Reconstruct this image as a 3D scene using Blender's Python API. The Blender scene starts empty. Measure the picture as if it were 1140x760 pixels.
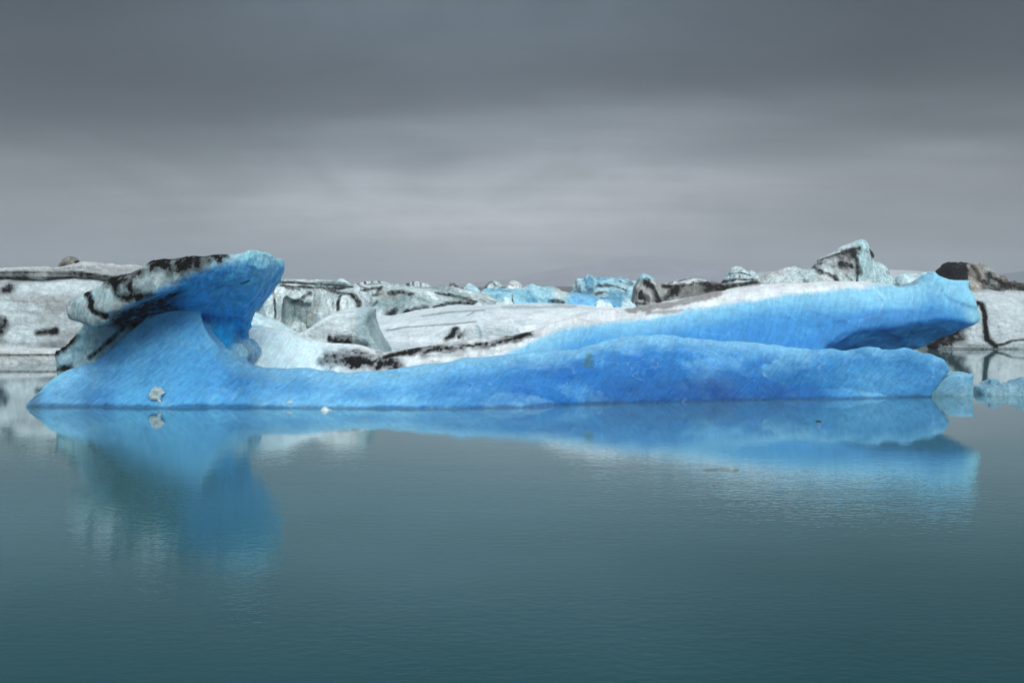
import bpy, math, random
import numpy as np
random.seed(7)
rng = np.random.default_rng(7)
C = bpy.context.scene.collection
R = math.radians

# ------------------------------------------------------------------ camera model
FOC, HX, HY, CAMH = 1222.0, 570.0, 322.0, 4.0      # focal length in photo pixels, principal column, horizon row, eye height (m)
def WX(px, Y): return (np.asarray(px, float) - HX) / FOC * np.asarray(Y, float)
def WZ(py, Y): return CAMH - (np.asarray(py, float) - HY) / FOC * np.asarray(Y, float)
def to_px(v): return HX + FOC * v[:, 0] / v[:, 1], HY + FOC * (CAMH - v[:, 2]) / v[:, 1]
def water_Y(py): return CAMH * FOC / (py - HY)

# ------------------------------------------------------------------ noise
_perm = rng.permutation(256).astype(np.int32); _perm = np.concatenate([_perm, _perm, _perm])
_g = rng.normal(size=(256, 3)).astype(np.float32); _g /= np.linalg.norm(_g, axis=1)[:, None]
def perlin(p):
    p = np.asarray(p, np.float32); i = np.floor(p).astype(np.int32); f = p - i; i &= 255
    u = f * f * f * (f * (f * 6 - 15) + 10)
    def gr(a, b, c):
        h = _perm[_perm[_perm[(i[:, 0] + a) & 255] + ((i[:, 1] + b) & 255)] + ((i[:, 2] + c) & 255)]
        d = f - np.array([a, b, c], np.float32)
        return (_g[h] * d).sum(1)
    l = lambda a, b, t: a + (b - a) * t
    return l(l(l(gr(0,0,0), gr(1,0,0), u[:,0]), l(gr(0,1,0), gr(1,1,0), u[:,0]), u[:,1]),
             l(l(gr(0,0,1), gr(1,0,1), u[:,0]), l(gr(0,1,1), gr(1,1,1), u[:,0]), u[:,1]), u[:,2]) * 1.6
def fbm(p, scale=1.0, octaves=4, off=0.0, ridged=False):
    p = np.asarray(p, np.float32); sc = np.asarray(scale, np.float32)
    s = np.zeros(len(p), np.float32); a = 1.0; t = 0
    for o in range(octaves):
        n = perlin(p * (sc * 2.03 ** o) + off + 17.3 * o)
        s += a * ((1 - 2 * np.abs(n)) if ridged else n); t += a; a *= .5
    return s / t
def sstep(a, b, x): t = np.clip((x - a) / (b - a), 0, 1); return t * t * (3 - 2 * t)
def four(c): return c if c.shape[1] == 4 else np.concatenate([c, np.zeros((len(c), 1))], 1)      # 4th column: how much ash is frozen in
def mixc(c, d, m):
    m = np.asarray(m)[:, None]; o = four(c).copy(); d = np.asarray(d, float)
    o[:, :3] = o[:, :3] * (1 - m) + (d[:, :3] if d.ndim == 2 else d) * m
    return o

# ------------------------------------------------------------------ solids
def axes(x0, x1, y0, y1, z0, z1, h):
    return tuple(np.arange(a, b + h, h, dtype=np.float32) for a, b in ((x0, x1), (y0, y1), (z0, z1)))
def smin(a, b, k):
    h = np.clip(.5 + .5 * (b - a) / k, 0, 1); return b * (1 - h) + a * h - k * h * (1 - h)
def smax(a, b, k): return -smin(-a, -b, k)
def surface_nets(vol, ax):
    """the zero surface of a sampled field: vertices and outward quads"""
    X, Yv, Z = ax; h = X[1] - X[0]
    ins = vol < 0
    n = vol.shape
    cnt = np.zeros((n[0]-1, n[1]-1, n[2]-1), np.uint8)
    offs = [(a, b, c) for a in (0, 1) for b in (0, 1) for c in (0, 1)]
    for a, b, c in offs: cnt += ins[a:n[0]-1+a, b:n[1]-1+b, c:n[2]-1+c]
    act = np.argwhere((cnt > 0) & (cnt < 8))
    idx = -np.ones(cnt.shape, np.int32); idx[act[:, 0], act[:, 1], act[:, 2]] = np.arange(len(act))
    s = np.zeros((len(act), 3), np.float32); w = np.zeros(len(act), np.float32)
    val = {o: vol[act[:, 0]+o[0], act[:, 1]+o[1], act[:, 2]+o[2]] for o in offs}
    for o in offs:
        for d in range(3):
            if o[d] == 0:
                q = list(o); q[d] = 1; q = tuple(q)
                a, b = val[o], val[q]; m = (a < 0) != (b < 0)
                t = a / np.where(m, a - b, 1)
                e = np.array(o, np.float32)[None].repeat(len(act), 0); e[:, d] = t
                s += e * m[:, None]; w += m
    v = (act + s / w[:, None]) * h + np.array([X[0], Yv[0], Z[0]], np.float32)
    faces = []
    for d in range(3):
        lo = [slice(None)] * 3; hi = [slice(None)] * 3; lo[d] = slice(0, -1); hi[d] = slice(1, None)
        ch = ins[tuple(lo)] != ins[tuple(hi)]
        e = np.argwhere(ch); a1, a2 = (d + 1) % 3, (d + 2) % 3
        ok = (e[:, a1] > 0) & (e[:, a2] > 0) & (e[:, a1] < n[a1]-1) & (e[:, a2] < n[a2]-1); e = e[ok]
        sgn = ins[e[:, 0], e[:, 1], e[:, 2]]
        def cell(o1, o2):
            c = e.copy(); c[:, a1] -= o1; c[:, a2] -= o2; return idx[c[:, 0], c[:, 1], c[:, 2]]
        q = np.stack([cell(1, 1), cell(0, 1), cell(0, 0), cell(1, 0)], 1)
        q[~sgn] = q[~sgn][:, ::-1]
        faces.append(q)
    return v.astype(np.float64), np.concatenate(faces)
def vnormals(v, f):
    n = np.cross(v[f[:, 2]] - v[f[:, 0]], v[f[:, 3]] - v[f[:, 1]]); out = np.zeros_like(v)
    for k in range(f.shape[1]): np.add.at(out, f[:, k], n)
    return out / np.maximum(np.linalg.norm(out, axis=1), 1e-9)[:, None]
def interp(x, xs, ys): return np.interp(x, xs, ys)
def crest_field(ax, cx, cz, cy, yf, yb, pf=2.0, pb=2.0, bump=None):
    """solid under a ridge line: height falls from the crest (cx,cz at depth cy) to the water at yf in front and yb behind"""
    X, Yv, Z = ax
    H0 = interp(X, cx, cz)[:, None]; Y0 = interp(X, cx, cy)[:, None]
    F = (interp(X, cx, yf) if np.ndim(yf) else np.full(len(X), yf))[:, None]
    B = (interp(X, cx, yb) if np.ndim(yb) else np.full(len(X), yb))[:, None]
    PF = (interp(X, cx, pf) if np.ndim(pf) else np.full(len(X), pf))[:, None]
    y = Yv[None, :]
    t1 = np.clip((Y0 - y) / np.maximum(Y0 - F, .2), 0, 1.6); t2 = np.clip((y - Y0) / np.maximum(B - Y0, .2), 0, 1.6)
    H = np.where(y < Y0, (H0 + .5) * (1 - t1 ** PF) - .5, (H0 + .5) * (1 - t2 ** pb) - .5)
    if bump is not None: H = H + bump(X, Yv)
    h = X[1] - X[0]; gx, gy = np.gradient(H, h)
    return ((Z[None, None, :] - H[:, :, None]) / np.sqrt(1 + gx ** 2 + gy ** 2)[:, :, None]).astype(np.float32)
def noise2(X, Yv, scale, amp, octv=3, off=0., ridged=False):
    g = np.stack(np.meshgrid(X, Yv, indexing='ij'), -1).reshape(-1, 2)
    p = np.concatenate([g, np.zeros((len(g), 1))], 1)
    return amp * fbm(p, scale, octv, off, ridged).reshape(len(X), len(Yv))
def poly_sdf(P, A, B):
    """signed distance to a closed polygon on the grid A x B"""
    a, b = np.meshgrid(A, B, indexing='ij'); q = np.stack([a, b], -1).reshape(-1, 2)
    P = np.asarray(P, float); d = np.full(len(q), 1e9); s = np.zeros(len(q), bool)
    for i in range(len(P)):
        p0, p1 = P[i], P[(i + 1) % len(P)]; e = p1 - p0; w = q - p0
        t = np.clip((w @ e) / max(e @ e, 1e-12), 0, 1); d = np.minimum(d, ((w - t[:, None] * e) ** 2).sum(1))
        c = (p0[1] > q[:, 1]) != (p1[1] > q[:, 1])
        s ^= c & (q[:, 0] < e[0] * (q[:, 1] - p0[1]) / (e[1] if abs(e[1]) > 1e-9 else 1e-9) + p0[0])
    return (np.sqrt(d) * np.where(s, -1, 1)).reshape(len(A), len(B)).astype(np.float32)
def slab_field(ax, poly_px, Yr, half, rnd=.3, shear=0.0, yaw=0.0):
    """a polygon traced at depth Yr, made `2*half` thick; shear leans it, yaw turns its flat sides"""
    X, Yv, Z = ax
    P = [(float(WX(a, Yr)), float(WZ(b, Yr))) for a, b in poly_px]
    d2 = poly_sdf(P, X, Z)
    yc = Yr + half + yaw * (X - np.mean([p[0] for p in P]))
    out = np.empty((len(X), len(Yv), len(Z)), np.float32)
    h = X[1] - X[0]
    for j, y in enumerate(Yv):
        d = d2
        if shear:
            k = shear * (y - Yr) / h; sh = np.clip(np.arange(len(Z)) - k, 0, len(Z) - 1.001); i0 = sh.astype(int); fr = (sh - i0)[None, :]
            d = d2[:, i0] * (1 - fr) + d2[:, i0 + 1] * fr
        dy = (np.abs(y - yc) - half)[:, None]
        a, b = d + rnd, dy + rnd
        out[:, j, :] = np.sqrt(np.maximum(a, 0) ** 2 + np.maximum(b, 0) ** 2) + np.minimum(np.maximum(a, b), 0) - rnd
    return out
def chisel(v, n_seed, amp, seed, sq=(1, 1, 1)):
    """broken, faceted faces: every patch of the surface leans its own way"""
    r = np.random.default_rng(seed); S = np.asarray(sq, float)
    lo, hi = v.min(0), v.max(0); P = lo + (hi - lo) * r.random((n_seed, 3)); D = r.normal(size=(n_seed, 3)); D /= np.linalg.norm(D, axis=1)[:, None]
    best = np.full(len(v), 1e9); w = np.zeros(len(v), int)
    for i in range(n_seed):
        d = (((v - P[i]) * S) ** 2).sum(1); m = d < best; best[m] = d[m]; w[m] = i
    size = np.linalg.norm(hi - lo) / n_seed ** (1/2.4)
    return np.clip(((v - P[w]) * D[w]).sum(1) / size, -1, 1) * amp + amp * .5 * r.normal(size=n_seed)[w]

# ------------------------------------------------------------------ objects
def make_mesh(name, v, f, col, mat, origin, nrm=None, parent=None):
    used = np.unique(f); m = -np.ones(len(v), np.int64); m[used] = np.arange(len(used))
    v2 = v[used] - np.asarray(origin); f2 = m[f]; c2 = np.clip(col[used], 0, 1)
    me = bpy.data.meshes.new(name); k = f2.shape[1]
    me.vertices.add(len(v2)); me.vertices.foreach_set('co', v2.astype(np.float32).ravel())
    me.loops.add(f2.size); me.loops.foreach_set('vertex_index', f2.astype(np.int32).ravel())
    me.polygons.add(len(f2)); me.polygons.foreach_set('loop_start', np.arange(0, f2.size, k, dtype=np.int32))
    me.update(calc_edges=True); me.validate()
    a = me.color_attributes.new('Col', 'FLOAT_COLOR', 'POINT')
    a.data.foreach_set('color', four(c2).astype(np.float32).ravel())
    me.polygons.foreach_set('use_smooth', np.ones(len(f2), bool))
    if nrm is not None: me.normals_split_custom_set_from_vertices(nrm[used].astype(np.float32).tolist())
    me.materials.append(mat)
    o = bpy.data.objects.new(name, me); C.objects.link(o)
    if parent is None: o.location = origin
    else: o.parent = parent
    return o
def tag(o, label, cat, group=None, kind=None):
    if label: o['label'] = label
    if cat: o['category'] = cat
    if group: o['group'] = group
    if kind: o['kind'] = kind
    return o
def empty(name, loc):
    e = bpy.data.objects.new(name, None); C.objects.link(e); e.location = loc; e.empty_display_size = .5; return e

# ------------------------------------------------------------------ materials
def ice_material(name, rough=.42, streak_rot=(0, 0, 0), streak_scale=(1, 1, 1), streak=.25, bump=.35, fine=9.0, grain=.3, speck=0.0, crack=0.0, sss=0.0, grit=1.0, bdist=.12, ash=(.011, .0105, .011)):
    m = bpy.data.materials.new(name); m.use_nodes = True; nt = m.node_tree; N = nt.nodes; L = nt.links
    b = N['Principled BSDF']
    at = N.new('ShaderNodeAttribute'); at.attribute_name = 'Col'
    tc = N.new('ShaderNodeTexCoord'); mp = N.new('ShaderNodeMapping'); mp.vector_type = 'TEXTURE'
    mp.inputs['Rotation'].default_value = streak_rot; mp.inputs['Scale'].default_value = streak_scale
    L.new(tc.outputs['Object'], mp.inputs['Vector'])
    def noise(vec, sc, det, ro=.6):
        n = N.new('ShaderNodeTexNoise'); n.inputs['Scale'].default_value = sc; n.inputs['Detail'].default_value = det; n.inputs['Roughness'].default_value = ro
        L.new(vec, n.inputs['Vector']); return n.outputs['Fac']
    def math_(op, a, bb=None, c=None):
        n = N.new('ShaderNodeMath'); n.operation = op
        for i, q in enumerate((a, bb, c)):
            if q is None: continue
            if isinstance(q, (int, float)): n.inputs[i].default_value = q
            else: L.new(q, n.inputs[i])
        return n.outputs[0]
    def ramp(v, a, b_):
        n = N.new('ShaderNodeMapRange'); n.interpolation_type = 'SMOOTHSTEP'; L.new(v, n.inputs[0]); n.inputs[1].default_value = a; n.inputs[2].default_value = b_; return n.outputs[0]
    st0 = noise(mp.outputs['Vector'], 1.0, 5, .65); fn0 = noise(tc.outputs['Object'], fine, 6, .7); md = noise(tc.outputs['Object'], fine * .17, 4, .6)
    st = ramp(st0, .28, .72); fn = ramp(fn0, .28, .72)
    k = math_('MULTIPLY_ADD', st, streak * 2, 1 - streak)
    k2 = math_('MULTIPLY_ADD', fn, grain * 2, 1 - grain)
    k3 = math_('MULTIPLY_ADD', md, .5, .75)
    kk = math_('MULTIPLY', math_('MULTIPLY', k, k2), k3)
    mx = N.new('ShaderNodeVectorMath'); mx.operation = 'SCALE'
    L.new(at.outputs['Color'], mx.inputs[0]); L.new(kk, mx.inputs['Scale'])
    body = mx.outputs[0]; ck = None
    if crack:      # healed fractures: thin pale seams wandering through the ice
        wob = N.new('ShaderNodeTexNoise'); wob.inputs['Scale'].default_value = 1.1; wob.inputs['Detail'].default_value = 4; L.new(tc.outputs['Object'], wob.inputs['Vector'])
        wv = N.new('ShaderNodeVectorMath'); wv.operation = 'MULTIPLY_ADD'; L.new(wob.outputs['Color'], wv.inputs[0]); wv.inputs[1].default_value = (1.6, 1.6, 1.6); L.new(tc.outputs['Object'], wv.inputs[2])
        mp2 = N.new('ShaderNodeMapping'); mp2.inputs['Rotation'].default_value = (0, R(32), R(15)); mp2.inputs['Scale'].default_value = (.45, .5, 1.1); L.new(wv.outputs[0], mp2.inputs['Vector'])
        vo = N.new('ShaderNodeTexVoronoi'); vo.feature = 'DISTANCE_TO_EDGE'; vo.inputs['Scale'].default_value = .9; L.new(mp2.outputs[0], vo.inputs['Vector'])
        ck = math_('MULTIPLY', math_('MULTIPLY', ramp(vo.outputs['Distance'], .030, .0), ramp(md, .45, .62)), ramp(fn0, .35, .6))
        cm = N.new('ShaderNodeMix'); cm.data_type = 'RGBA'; L.new(math_('MULTIPLY', ck, crack), cm.inputs[0]); L.new(body, cm.inputs[6]); cm.inputs[7].default_value = (.55, .78, .92, 1); body = cm.outputs[2]
    # ash: the soft band stored in the mesh, broken up into grit by the noise
    a = at.outputs['Alpha']
    q = math_('ADD', a, math_('ADD', math_('MULTIPLY_ADD', fn0, 2.2 * grit, -1.1 * grit), math_('MULTIPLY_ADD', st0, 1.5 * grit, -.75 * grit)))
    f = math_('MULTIPLY', ramp(q, .32, .86), ramp(a, .05, .40))
    f = math_('MAXIMUM', f, math_('MULTIPLY', ramp(math_('MULTIPLY', a, math_('MULTIPLY_ADD', md, 1.2, .45)), .10, .80), .74))
    if speck:
        f2 = math_('MULTIPLY', ramp(math_('ADD', math_('MULTIPLY', fn0, .6), math_('MULTIPLY', st0, .5)), .62, .74), speck); f = math_('MAXIMUM', f, f2)
    mc = N.new('ShaderNodeMix'); mc.data_type = 'RGBA'; L.new(f, mc.inputs[0]); L.new(body, mc.inputs[6]); mc.inputs[7].default_value = ash + (1,)
    L.new(mc.outputs[2], b.inputs['Base Color'])
    L.new(math_('MULTIPLY_ADD', f, -.46, .5), b.inputs['Specular IOR Level'])
    hs = math_('ADD', math_('ADD', math_('MULTIPLY', st, .6), math_('MULTIPLY', fn, .3)), math_('MULTIPLY', f, -.3))
    if ck is not None: hs = math_('ADD', hs, math_('MULTIPLY', ck, .4))
    bp = N.new('ShaderNodeBump'); bp.inputs['Strength'].default_value = bump; bp.inputs['Distance'].default_value = bdist
    L.new(hs, bp.inputs['Height']); L.new(bp.outputs['Normal'], b.inputs['Normal'])
    rr = math_('MULTIPLY_ADD', f, .3, math_('MULTIPLY_ADD', fn0, .3, rough - .15)); L.new(rr, b.inputs['Roughness'])
    b.inputs['IOR'].default_value = 1.31
    if sss:      # light wanders through clear ice, the red dies first
        b.inputs['Subsurface Weight'].default_value = sss; b.inputs['Subsurface Radius'].default_value = (.25, .8, 1.4); b.inputs['Subsurface Scale'].default_value = .65
        L.new(math_('MULTIPLY_ADD', f, -sss, sss), b.inputs['Subsurface Weight'])
    return m
M_BLUE = ice_material('blue_ice', .38, (0, R(-38), R(10)), (.40, .5, .085), .16, .6, 6.0, .14, 0, .22, .6)
M_CAP = ice_material('weathered_ice', .5, (0, R(20), 0), (.14, .4, .8), .20, .9, 6.0, .26, 0, 0, .4, .75)
M_SLAB = ice_material('pale_blue_ice', .40, (0, R(-60), R(8)), (.8, .7, .11), .12, .5, 5.0, .11, 0, .2, .6, .5)
M_FAR = ice_material('dirty_ice', .6, (0, R(12), 0), (.45, .7, 2.6), .28, .9, 2.8, .36, .75, grit=.9, bdist=.3)
M_SNOW = ice_material('snow_ice', .6, (0, R(8), 0), (.7, .8, .38), .09, .9, 4.0, .19, .25, grit=.6, bdist=.2)
M_FARBLUE = ice_material('crevassed_blue_ice', .5, (0, R(25), 0), (1.2, 1.2, .5), .25, .9, 2.4, .28, .25, bdist=.25)
M_ROCK = ice_material('moraine_rock', .85, (0, 0, 0), (.6, .6, .4), .35, .9, 3.0, .45, .8, bdist=.25)

WHITE = np.array((.72, .80, .82)); GREY = np.array((.42, .47, .48)); CYAN = np.array((.36, .68, .80)); PALE = np.array((.55, .74, .80))
BLUE = np.array((.004, .145, .47)); LBLUE = np.array((.045, .31, .66)); DEEP = np.array((.001, .06, .27)); DIRT = np.array((.010, .0095, .010)); TAN = np.array((.30, .27, .23))

def pdist(v, pts):
    """distance, in photo pixels at the berg's own depth, from every vertex to a traced line"""
    px, py = to_px(v); d = np.full(len(v), 1e9); pts = [np.asarray(p, float) for p in pts]
    if len(pts) == 1: pts = pts * 2
    for p0, p1 in zip(pts[:-1], pts[1:]):
        e = p1 - p0; t = np.clip(((px - p0[0]) * e[0] + (py - p0[1]) * e[1]) / max(e @ e, 1e-9), 0, 1)
        d = np.minimum(d, np.hypot(px - p0[0] - t * e[0], py - p0[1] - t * e[1]))
    return d
def stain(v, col, marks, nscale=1.0, namp=.9, color=DIRT):
    """dirt bands and ash patches frozen into the ice: (line, radius, strength)"""
    nz = fbm(v, nscale, 5, 3.1); nz2 = fbm(v, nscale * np.array((3, 3, 1.2)), 3, 9.1)
    for pts, r, s in marks:
        d = pdist(v, pts) / r
        if np.mean(color) < .062:
            col = four(col).copy(); q = np.clip(1.02 - .52 * d - namp * (nz * .75 + nz2 * .5), 0, 1) * s
            col[:, 3] = np.maximum(col[:, 3], q)
        else: col = mixc(col, color, sstep(1.15, .55, d + namp * (nz * 1.3 + nz2 * .7)) * s)
    return col

# ------------------------------------------------------------------ the blue iceberg in front
BERG = (WX(570, 39.5), 39.5, 0.0)
berg = empty('iceberg', BERG)
tag(berg, 'large electric blue iceberg with mushroom head, longest of all, floating in front', 'iceberg')
def sub(v): return v - np.asarray(BERG)

def px_line(pts): a = np.array(pts, float); return a[:, 0], a[:, 1], a[:, 2]
# --- front ridge with its flared pedestal, and the head it carries, sculpted as one body and split along the seam
rp = [(18,470,37.3),(35,441,37.4),(52,425,37.8),(75,412,38.4),(110,400,38.8),(135,381,38.9),(152,364,38.9),(168,350,38.9),(185,340,38.9),(200,337,38.9),(213,343,38.9),(224,358,38.9),(234,376,38.9),
      (246,391,39.0),(262,402,39.2),(285,408,39.2),(310,411,39.2),(345,411,39.3),(395,415,39.5),(430,412,39.8),(470,406,40.2),(500,402,40.5),(513,399,40.6),(545,396,40.8),(575,393,41.0),(610,391,41.2),(640,388,41.3),
      (655,383,41.3),(690,377,41.5),(740,374,41.7),(790,377,42.0),(830,381,42.2),(880,388,42.3),(930,394,42.3),(960,402,42.3),(985,425,42.3),(1000,460,42.3)]
px, py, cy = px_line(rp)
rx, rz = WX(px, cy), WZ(py, cy)
base_px = [0, 35, 200, 400, 520, 640, 740, 850, 1100]; base_py = [453, 453, 456, 458, 459, 452, 449, 446, 443]
ryf = water_Y(np.interp(px, base_px, base_py))
rpf = np.interp(px, [0, 60, 110, 150, 200, 240, 280, 330, 1100], [1.5, 1.3, .95, .72, .62, .72, 1.05, 1.35, 1.55])
ax = axes(-18.5, 16.5, 33.5, 45.0, -.7, 5.8, .075)
X, Yv, Z = ax
lump = lambda A, B: noise2(A, B, .45, .16, 3) * sstep(33.5, 38, B)[None, :] + noise2(A, B, 2.2, .05, 3, 4.)
ridge = crest_field(ax, rx, rz, cy, ryf, cy + np.interp(px, [0, 110, 150, 200, 250, 300, 1100], [2.2, 2.6, 2.2, 2.0, 2.2, 3.2, 3.4]), rpf, 2.0, lump)
# second, nearest ridge at the right end
fp = [(800,447,40.1),(835,422,40.5),(850,411,40.8),(880,398,41.2),(905,391,41.3),(925,388,41.3),(940,390,41.3),(960,386,41.3),(985,389,41.3),(1010,388,41.3),(1032,395,41.3),(1050,402,41.3),(1057,412,41.3),(1064,448,41.3)]
fx_, fy_, fc = px_line(fp)
front = crest_field(ax, WX(fx_, fc), WZ(fy_, fc), fc, water_Y(np.interp(fx_, [780, 1060], [446.5, 441.5])), fc + 1.8, 1.35, 2.0, lump)
ez = WZ([440, 412, 398, 385], 41.2); exx = WX([1031, 1058, 1050, 1030], 41.2)
front = smax(front, (X[:, None, None] - np.interp(Z, ez, exx)[None, None, :]).astype(np.float32) * .75, .05)
# low tongue at the waterline
tp = [(465,462,37.2),(490,454,37.5),(520,446,37.7),(555,438,37.9),(580,437,38.0),(600,441,38.1),(625,450,38.2),(645,460,38.3)]
tx_, ty_, tc_ = px_line(tp)
tongue = crest_field(ax, WX(tx_, tc_), WZ(ty_, tc_), tc_, tc_ - 1.5, tc_ + 2.5, 1.6, 2.0)
body = smin(smin(ridge, front, .12), tongue, .06)
# stem behind the pedestal
stem = slab_field(ax, [(120,420),(132,395),(140,372),(150,345),(180,318),(240,300),(298,296),(300,304),(291,316),(283,329),(277,336),(268,350),(263,358),(262,366),(257,372),(259,382),(268,384),(275,391),(274,398),(268,404),(262,430)], 39.6, 1.25, .22)
fin = slab_field(ax, [(62,413),(61,402),(63,392),(74,383),(86,373),(93,358),(140,356),(150,372),(130,396),(118,425),(70,432)], 39.3, .8, .2)
# head: a broad tilted cap between an upper and a lower surface
XY = np.stack(np.meshgrid(X, Yv, indexing='ij'), -1)
lipY = lambda x: np.interp(x, WX([55, 66, 80, 105, 150, 200, 250, 285, 300, 312], 36), [37.6, 36.6, 35.9, 35.4, 35.2, 35.4, 35.9, 36.6, 37.2, 38.6])
topp = np.array([(55,352),(62,344),(68,337),(80,331),(95,325),(112,317),(125,310),(140,306),(155,300),(165,294),(178,290),(200,286),(222,284),(245,281),(262,282),(282,279),(297,282),(304,288),(309,294),(314,300)], float)
lowp = np.array([(55,345),(62,346),(68,352),(80,358),(100,363),(112,357),(122,349),(140,342),(160,332),(180,322),(200,314),(225,305),(250,298),(275,294),(295,294),(309,296),(314,296)], float)
ytop = lipY(WX(topp[:, 0], 36.2)) + .25; ylow = lipY(WX(lowp[:, 0], 36.0))
ztop = np.interp(X, WX(topp[:, 0], ytop), WZ(topp[:, 1], ytop)); zlow = np.interp(X, WX(lowp[:, 0], ylow), WZ(lowp[:, 1], ylow))
LY = lipY(X)
dep = np.maximum(Yv[None, :] - LY[:, None], -1)
kslope = np.interp(X, WX([60, 110, 150, 200, 250, 290, 310], 36), [.0, .0, .05, .22, .45, .62, .5])
under = zlow[:, None] - kslope[:, None] * np.maximum(dep, 0) ** 1.12 - np.minimum(dep, 0) * .2
top = ztop[:, None] - .055 * np.maximum(dep, 0) ** 1.3 - .35 * np.clip(.35 - dep, 0, 1) + noise2(X, Yv, 1.1, .10, 3)
rear = np.interp(X, WX([55, 70, 110, 200, 290, 312], 38), [38.0, 39.5, 41.0, 41.6, 40.9, 39.2])
plan = np.maximum(LY[:, None] - Yv[None, :], Yv[None, :] - rear[:, None])
plan = np.maximum(plan, np.maximum(WX(62, 36.8) - X, X - WX(309.5, 38.0))[:, None]).astype(np.float32)
cap = smax(smax((Z[None, None, :] - top[:, :, None]) * .93, (under[:, :, None] - Z[None, None, :]) * .8, .28), plan[:, :, None], .35).astype(np.float32)
edge_z = WZ([440, 398, 372, 366, 350, 336, 329, 316, 304, 293, 270], 38.0); edge_x = WX([262, 262, 256, 260, 267, 276, 283, 291, 300, 308, 311], 38.0)
cap = smax(cap, (X[:, None, None] - np.interp(Z, edge_z, edge_x)[None, None, :] + .04 * np.abs(Yv - 38.0)[None, :, None]).astype(np.float32) * .8, .10)
cap += (noise2(X, Yv, .9, .07, 2, 5.))[:, :, None].astype(np.float32)
upper = smin(cap, stem, .28)
upper_head = smax(upper, -(body + .5), .05)
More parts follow.
